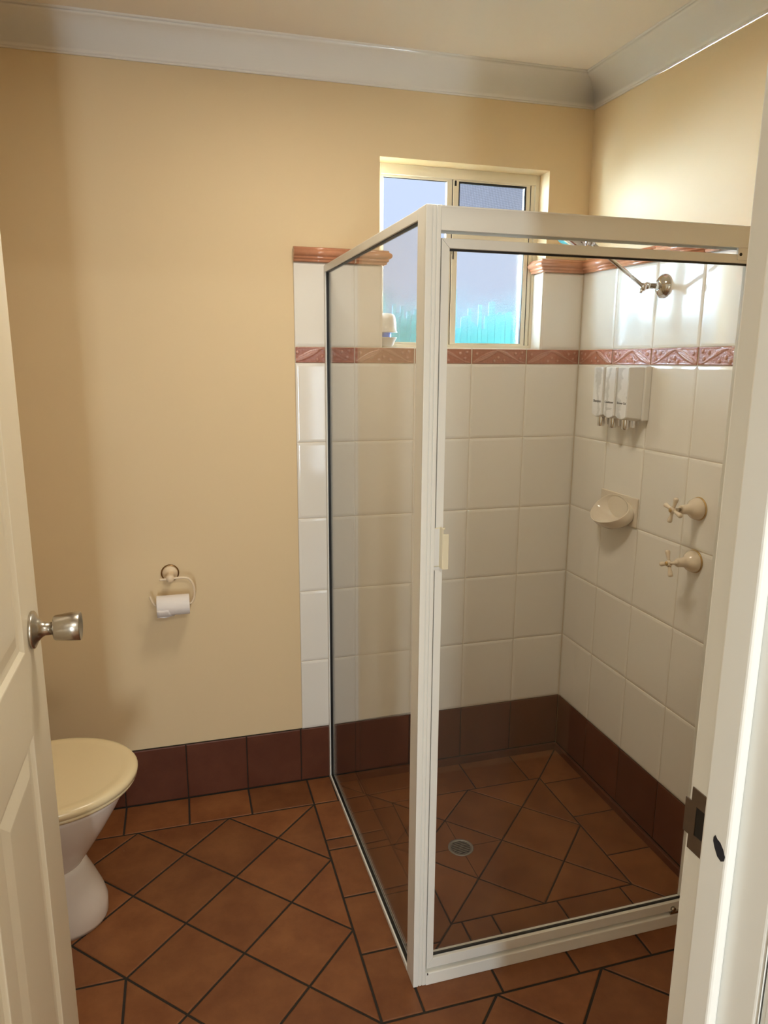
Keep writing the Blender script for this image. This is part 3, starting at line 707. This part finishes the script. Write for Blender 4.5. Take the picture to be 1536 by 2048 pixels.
# scoop: tilted oval rim, hollow inside, outer skin swept back to the wall
m = MB(); NR = 44; Cc = Vector((-0.042, -0.300, 0.996)); wv_ = Vector((0.66, 0, 0.75)).normalized(); nn = Vector((0.75, 0, -0.66)).normalized()
DD = Vector((-0.010, -0.300, 0.973))
def el(s_, a, dep=0.0):
    t = (1-sin(a))/2; rim = Vector((-0.008-0.072*t**1.6, -0.300+0.088*cos(a)*(1-0.06*t), 1.0375-0.082*t**0.85))
    q = DD+(rim-DD)*s_
    if s_ < 1: k = 4*s_*(1-s_); q += Vector((0.006*k*(1-t), 0, -0.011*k*t))
    return q+nn*dep*(0.25 if s_ < 1 else 1)
def wl(a): return Vector((-0.003, -0.300+0.090*cos(a), 0.988+0.046*sin(a)))
rings = []
for t in (0.0, 0.25, 0.5, 0.75, 0.93):
    r = []
    for k in range(NR):
        a = 2*pi*k/NR; p_ = wl(a).lerp(el(1.03, a, 0.003), t); lip = (1-sin(a))/2
        r.append(p_+Vector((-0.004*sin(pi*t), 0.004*cos(a)*sin(pi*t), -0.016*lip*sin(pi*t))))
    rings.append(r)
for s_, dpt in ((1.04, 0.0010), (1.03, -0.0014), (1.0, -0.0022), (0.965, -0.0008), (0.92, 0.006), (0.80, 0.0155), (0.62, 0.0245), (0.40, 0.0315), (0.20, 0.0350), (0.05, 0.0360)):
    rings.append([el(s_, 2*pi*k/NR, dpt) for k in range(NR)])
m.rings(rings, True, True, True); m.build('scoop', M_ceram, sdh)

# ------------------------------------------------------------------ taps
def tap(c, ang, label, group=None):
    t = thing('shower_tap', label, 'tap', c, group)
    c = Vector(c)
    MB().lathe([(0.0315, 0.0), (0.0325, 0.001), (0.0325, 0.0035), (0.0315, 0.0045)], c, (-1, 0, 0), 36).build('gold_ring', M_gold, t)
    MB().lathe([(0.0300, 0.004), (0.0310, 0.006), (0.0300, 0.012), (0.0265, 0.020), (0.0205, 0.027), (0.0160, 0.032), (0.0140, 0.038), (0.0128, 0.048), (0.0122, 0.056), (0.0105, 0.060), (0.0050, 0.0605)], c, (-1, 0, 0), 36).build('bell_cover', M_ivory2, t)
    MB().lathe([(0.0050, 0.060), (0.0050, 0.082)], c, (-1, 0, 0), 14).build('spindle', M_nickel, t)
    hub = c+Vector((-0.084, 0, 0))
    MB().lathe([(0.006, -0.006), (0.0085, -0.004), (0.0090, 0.004), (0.0070, 0.008)], hub, (-1, 0, 0), 20).build('hub', M_ivory2, t)
    MB().lathe([(0.0060, 0.008), (0.0060, 0.0095), (0.0040, 0.0105), (0.0, 0.0108)], hub, (-1, 0, 0), 20).build('button', M_gold, t)
    for k in range(4):
        a = ang+k*pi/2; d = Vector((0, cos(a), sin(a)))
        MB().lathe([(0.0045, 0.006), (0.0042, 0.012), (0.0052, 0.020), (0.0068, 0.029), (0.0070, 0.033), (0.0050, 0.0365), (0.0, 0.0375)], hub, d, 16).build('handle_arm', M_ivory2, t)
    return t
M_ivory2 = mat('ivory_tap_enamel', (0.78, 0.66, 0.51), 0.13)
tap((0.0, -0.667, 1.0660), 1.85, 'ivory cross-handle tap with gold ring, upper of the two shower taps', 'shower taps')
tap((0.0, -0.671, 0.9180), 1.25, 'ivory cross-handle tap with gold ring, lower of the two shower taps', 'shower taps')

# ------------------------------------------------------------------ toilet
tl = thing('toilet', 'cream toilet with closed lid behind the open door', 'toilet', (-1.80, -0.47, 0))
TY = -0.470
def dring(z, front, hw, back=-1.99, cx=-1.76, n=28, pw=2.2, yo=0.0):
    r = []
    for k in range(n+1):
        a = -pi/2+pi*k/n; r.append((cx+(front-cx)*abs(cos(a))**(2/pw), TY+yo+hw*(1 if sin(a) > 0 else -1)*abs(sin(a))**(2/pw), z))
    r.append((back, TY+yo+hw*0.92, z)); r.append((back, TY+yo-hw*0.92, z)); return r
rs = [dring(0.0, -1.610, 0.092, cx=-1.75), dring(0.012, -1.605, 0.094, cx=-1.75), dring(0.05, -1.604, 0.094, cx=-1.75), dring(0.08, -1.612, 0.091, cx=-1.75), dring(0.12, -1.628, 0.086, cx=-1.76), dring(0.160, -1.646, 0.080, cx=-1.76), dring(0.182, -1.656, 0.077, cx=-1.76)]
MB().rings(rs, True, True, True).build('pedestal', M_porc, tl)
rs = [dring(0.168, -1.660, 0.072), dring(0.182, -1.654, 0.079), dring(0.225, -1.625, 0.102), dring(0.275, -1.593, 0.130), dring(0.33, -1.561, 0.155), dring(0.370, -1.540, 0.168), dring(0.388, -1.533, 0.172), dring(0.392, -1.545, 0.165)]
MB().rings(rs, True, True, True).build('bowl', M_porc, tl)
cxl = -1.72
rs = [dring(0.3925, -1.520, 0.178, -1.945, cxl, pw=2.0), dring(0.3945, -1.512, 0.183, -1.945, cxl, pw=2.0), dring(0.402, -1.508, 0.186, -1.945, cxl, pw=2.0), dring(0.4045, -1.512, 0.183, -1.945, cxl, pw=2.0)]
MB().rings(rs, True, True, True).build('seat', M_lid, tl)
rs = [dring(0.4050, -1.510, 0.185, -1.945, cxl, pw=2.0), dring(0.4070, -1.506, 0.188, -1.945, cxl, pw=2.0), dring(0.4180, -1.505, 0.189, -1.945, cxl, pw=2.0), dring(0.4240, -1.510, 0.185, -1.943, cxl, pw=2.0),
      dring(0.4265, -1.520, 0.177, -1.940, cxl, pw=2.0), dring(0.4265, -1.532, 0.167, -1.935, cxl, pw=2.0), dring(0.4245, -1.545, 0.155, -1.93, cxl, pw=2.0)]
MB().rings(rs, True, True, True).build('lid', M_lid, tl)
MB().box(-2.135, -1.955, TY-0.19, TY+0.19, 0.40, 0.76).build('cistern', M_porc, tl, bevel=0.02, seg=4)
MB().box(-2.140, -1.950, TY-0.195, TY+0.195, 0.762, 0.79).build('cistern_lid', M_porc, tl, bevel=0.008, seg=3)

# ------------------------------------------------------------------ toilet roll holder and roll
hp = thing('toilet_roll_holder', 'cream toilet roll holder with bronze ring on the back wall', 'toilet roll holder', (-1.407, 0.008, 0.795))
HC = Vector((-1.408, 0.008, 0.7950))
MB().lathe([(0.0270, 0), (0.0280, 0.002), (0.0270, 0.0045), (0.0245, 0.005)], HC, (0, -1, 0), 36).build('bronze_ring', M_bronze, hp)
MB().lathe([(0.0245, 0.004), (0.0225, 0.008), (0.0150, 0.014), (0.0115, 0.022), (0.0105, 0.045), (0.0125, 0.050), (0.0130, 0.058), (0.0110, 0.064), (0.0050, 0.068), (0.0, 0.0685)], HC, (0, -1, -0.04), 30).build('mounting_stem', M_ivory, hp)
YB = -0.051
pts = [(-1.4400, YB, 0.7915), (-1.41, YB, 0.7920), (-1.372, YB, 0.7940), (-1.352, YB, 0.7885), (-1.3400, YB, 0.770), (-1.3370, YB, 0.748), (-1.3385, YB, 0.728), (-1.346, YB, 0.712), (-1.358, YB, 0.7075), (-1.40, YB, 0.7060), (-1.445, YB, 0.7055), (-1.458, YB, 0.712), (-1.465, YB, 0.724), (-1.4710, YB, 0.741)]
MB().tube(smoothpath(pts, 5), 0.0038, 12).build('bent_bar', M_ivory, hp)
rl = thing('toilet_roll', 'white toilet roll hanging on the cream wall holder', 'toilet roll', (-1.4, YB, 0.709))
RX0, RX1 = -1.4520, -1.3530
m = MB(); m.lathe([(0.0150, 0.0), (0.0310, 0.0004), (0.0315, 0.003), (0.0315, RX1-RX0-0.003), (0.0310, RX1-RX0-0.0004), (0.0150, RX1-RX0), (0.0150, 0.0)], (RX0, YB, 0.7075), (1, 0, 0), 48, cap=False)
m.build('paper', M_paper, rl)
MB().lathe([(0.0148, 0.0005), (0.0148, RX1-RX0-0.0005), (0.0136, RX1-RX0-0.0005), (0.0136, 0.0005), (0.0148, 0.0005)], (RX0, YB, 0.7075), (1, 0, 0), 32, cap=False).build('card_core', mat('card', (0.45, 0.33, 0.2), 0.9), rl)
m = MB(); rs = []
for k in range(7):
    a = -0.15-k*0.24; rr = 0.0322+0.0006*(k % 2)+0.0004*k
    rs.append([(RX0+0.001+(0.034+0.003*k)*t, YB-rr*cos(a)*1.0, 0.7075+rr*sin(a)+0.0006*sin(9*t+k)) for t in (0, .2, .4, .6, .8, 1)])
rs.append([(RX0+0.001+(0.034)*t, YB-0.010, 0.7075-0.0365+0.0012*sin(8*t)) for t in (0, .2, .4, .6, .8, 1)])
m.rings(rs, closed=False, cap=False, smooth=True); o_ = m.build('loose_end', M_paper, rl)
so_ = o_.modifiers.new('solid', 'SOLIDIFY'); so_.thickness = 0.0006

# ------------------------------------------------------------------ entry door (open) and its frame
door = struct(MB().box(-1.6385, -1.6110, -1.7395, -0.9890, 0.008, 2.035).build('door_1', M_door), 'cream moulded panel door standing open at the left')
def panelled(y_edges, z_edges):
    """front skin of the door at x=-1.604: stiles, rails and raised panels"""
    m = MB(); X = -1.604; XB = -1.6112; ya, yb = y_edges; fl = []
    P_ = []; 
    for y0, y1 in ((-1.345, -1.112), (-1.620, -1.392)):
        for z0, z1 in z_edges: P_.append((y0, y1, z0, z1))
    ys_ = sorted({-1.7395, -0.9890, *[p[0] for p in P_], *[p[1] for p in P_]}); zs_ = sorted({0.008, 2.035, *[p[2] for p in P_], *[p[3] for p in P_]})
    for i in range(len(ys_)-1):
        for j in range(len(zs_)-1):
            y0, y1, z0, z1 = ys_[i], ys_[i+1], zs_[j], zs_[j+1]
            if any(abs(p[0]-y0) < 1e-6 and abs(p[2]-z0) < 1e-6 and abs(p[1]-y1) < 1e-6 and abs(p[3]-z1) < 1e-6 for p in P_):
                def R(d, x): return [(x, y0+d, z0+d), (x, y1-d, z0+d), (x, y1-d, z1-d), (x, y0+d, z1-d)]
                st = [(0, X), (0.002, X-0.0005), (0.008, X-0.0060), (0.016, X-0.0068), (0.020, X-0.0068), (0.046, X-0.0012), (0.050, X-0.0010)]
                rr = [R(d, x) for d, x in st]
                for a in range(len(rr)-1):
                    m.add(rr[a]+rr[a+1], [(k, (k+1) % 4, 4+(k+1) % 4, 4+k) for k in range(4)])
                m.add(rr[-1], [(0, 1, 2, 3)])
            else: m.add([(X, y0, z0), (X, y1, z0), (X, y1, z1), (X, y0, z1)], [(0, 1, 2, 3)])
    # edges back to the core
    m.add([(X, -0.989, 0.008), (X, -0.989, 2.035), (XB, -0.989, 2.035), (XB, -0.989, 0.008)], [(0, 1, 2, 3)])
    m.add([(X, -1.7395, 0.008), (X, -1.7395, 2.035), (XB, -1.7395, 2.035), (XB, -1.7395, 0.008)], [(0, 1, 2, 3)])
    m.add([(X, -0.989, 2.035), (X, -1.7395, 2.035), (XB, -1.7395, 2.035), (XB, -0.989, 2.035)], [(0, 1, 2, 3)])
    m.add([(X, -0.989, 0.008), (X, -1.7395, 0.008), (XB, -1.7395, 0.008), (XB, -0.989, 0.008)], [(0, 1, 2, 3)])
    return m
panelled((-1.7395, -0.989), ((0.22, 0.868), (1.005, 1.62), (1.72, 1.93))).build('door_skin', M_door, door, label='raised panels and rails on the near face of the door')
KC = Vector((-1.604, -1.0545, 1.0230))
kb = MB(); kb.lathe([(0.0300, 0.0), (0.0310, 0.001), (0.0310, 0.0045), (0.0295, 0.006), (0.0285, 0.0065), (0.0200, 0.0105), (0.0135, 0.0165), (0.0112, 0.022), (0.0105, 0.033)], KC, (1, 0, 0), 40)
kb = kb.build('door_knob', M_nickel, door, label='brushed nickel round door knob')
MB().lathe([(0.0095, 0.030), (0.0095, 0.0345)], KC, (1, 0, 0), 30).build('knob_gap', M_black, kb)
MB().lathe([(0.0105, 0.0335), (0.0190, 0.0345), (0.0205, 0.0365), (0.0235, 0.0600), (0.0240, 0.0740), (0.0225, 0.0755), (0.0205, 0.0745), (0.0, 0.066)], KC, (1, 0, 0), 40).build('knob_grip', M_nickel, kb)
# frame: rebated jambs and head
def jamb(m, xr, s):     # xr rebate face x ; s=+1 wall lies at larger x
    m.box(xr, xr+s*0.035, YF, YH-0.0, 0, 2.0755)          # lining
    m.box(xr-s*0.012, xr, -1.757, -1.7925, 0, 2.0415)      # stop
mj = MB(); jamb(mj, -0.870, 1)
jr = struct(mj.build('trim_5', M_jamb, bevel=0.0035, seg=3), 'glossy cream door jamb with strike plate at the right edge')
mj = MB(); jamb(mj, -1.620, -1); struct(mj.build('trim_6', M_jamb, bevel=0.0035, seg=3))
mj = MB(); mj.box(-1.620, -0.870, YF, YH, 2.0410, 2.0755).box(-1.62, -0.87, -1.757, -1.7925, 2.029, 2.041); struct(mj.build('trim_7', M_jamb, bevel=0.003, seg=3))
# hall-side architrave
mj = MB(); mj.box(-0.868, -0.800, YH-0.016, YH, 0, 2.14).box(-1.690, -1.622, YH-0.016, YH, 0, 2.14).box(-1.622, -0.868, YH-0.016, YH, 2.043, 2.14)
struct(mj.build('trim_8', M_jamb, bevel=0.004, seg=3))
# strike plate with lip
sp = MB(); X = -0.8712
sp.box(X, -0.8695, -1.7570, -1.7278, 0.9650, 0.9840).box(X, -0.8695, -1.7570, -1.7278, 1.0160, 1.0340).box(X, -0.8695, -1.7355, -1.7278, 0.9840, 1.0160)
sp.box(X, -0.8697, -1.7280, -1.7195, 0.9800, 1.0180)
strike = sp.build('strike_plate', M_steel, jr, label='dull steel strike plate on the jamb')
MB().box(-0.8705, -0.8698, -1.7570, -1.7350, 0.9835, 1.0165).build('latch_hole', M_black, strike)
# dark scuff on the stop face
m = MB(); ox = -0.8822; pts = [(-1.7735, 1.0110), (-1.7755, 1.0145), (-1.7785, 1.0120), (-1.7825, 1.0110), (-1.7870, 1.0065), (-1.7898, 1.0010), (-1.7893, 0.9960), (-1.7855, 0.9930), (-1.7805, 0.9950), (-1.7760, 1.0015), (-1.7735, 1.0070)]
m.rings([[(ox+0.0004, a, b) for a, b in pts], [(ox, a, b) for a, b in pts]], True, True, False); m.build('scuff_mark', M_mark, jr, label='small dark scuff on the jamb')

# ------------------------------------------------------------------ hall end side light and added ceiling fill lamps
sl = MB(); sl.box(-1.72, -1.69, -4.70, -4.63, 0.34, 1.66).box(-1.51, -1.48, -4.70, -4.63, 0.34, 1.66).box(-1.69, -1.51, -4.70, -4.63, 0.34, 0.38).box(-1.69, -1.51, -4.70, -4.63, 1.62, 1.66)
wd = struct(sl.build('window_2', M_win)); MB().box(-1.69, -1.51, -4.68, -4.675, 0.38, 1.62).build('pane', M_frost, wd)
def fill_lamp(x, y, z, watts, label, col):
    t = thing('fill_light', label, 'light', (x, y, z))
    MB().lathe([(0.10, 0.0), (0.10, 0.018), (0.085, 0.022)], (x, y, z), (0, 0, -1), 36).build('base', M_white, t)
    MB().lathe([(0.085, 0.020), (0.095, 0.03), (0.085, 0.052), (0.05, 0.066), (0.0, 0.070)], (x, y, z), (0, 0, -1), 36).build('glass_shade', M_white, t)
    l = area('lamp_light', (x, y, z-0.078), (0, 0, 0), 0.3, 0.3, watts, col); l.data.shape = 'DISK'; l.data.spread = pi
    return t
fill_lamp(HALL_FILL[0], HALL_FILL[1], 2.36, HALL_W, 'unseen round fill lamp added on the hall ceiling behind the doorway', (0.98, 0.97, 0.90))
fill_lamp(BATH_FILL[0], BATH_FILL[1], cz(*BATH_FILL), BATH_W, 'unseen round fill lamp added on the bathroom ceiling', (1.0, 0.91, 0.76))
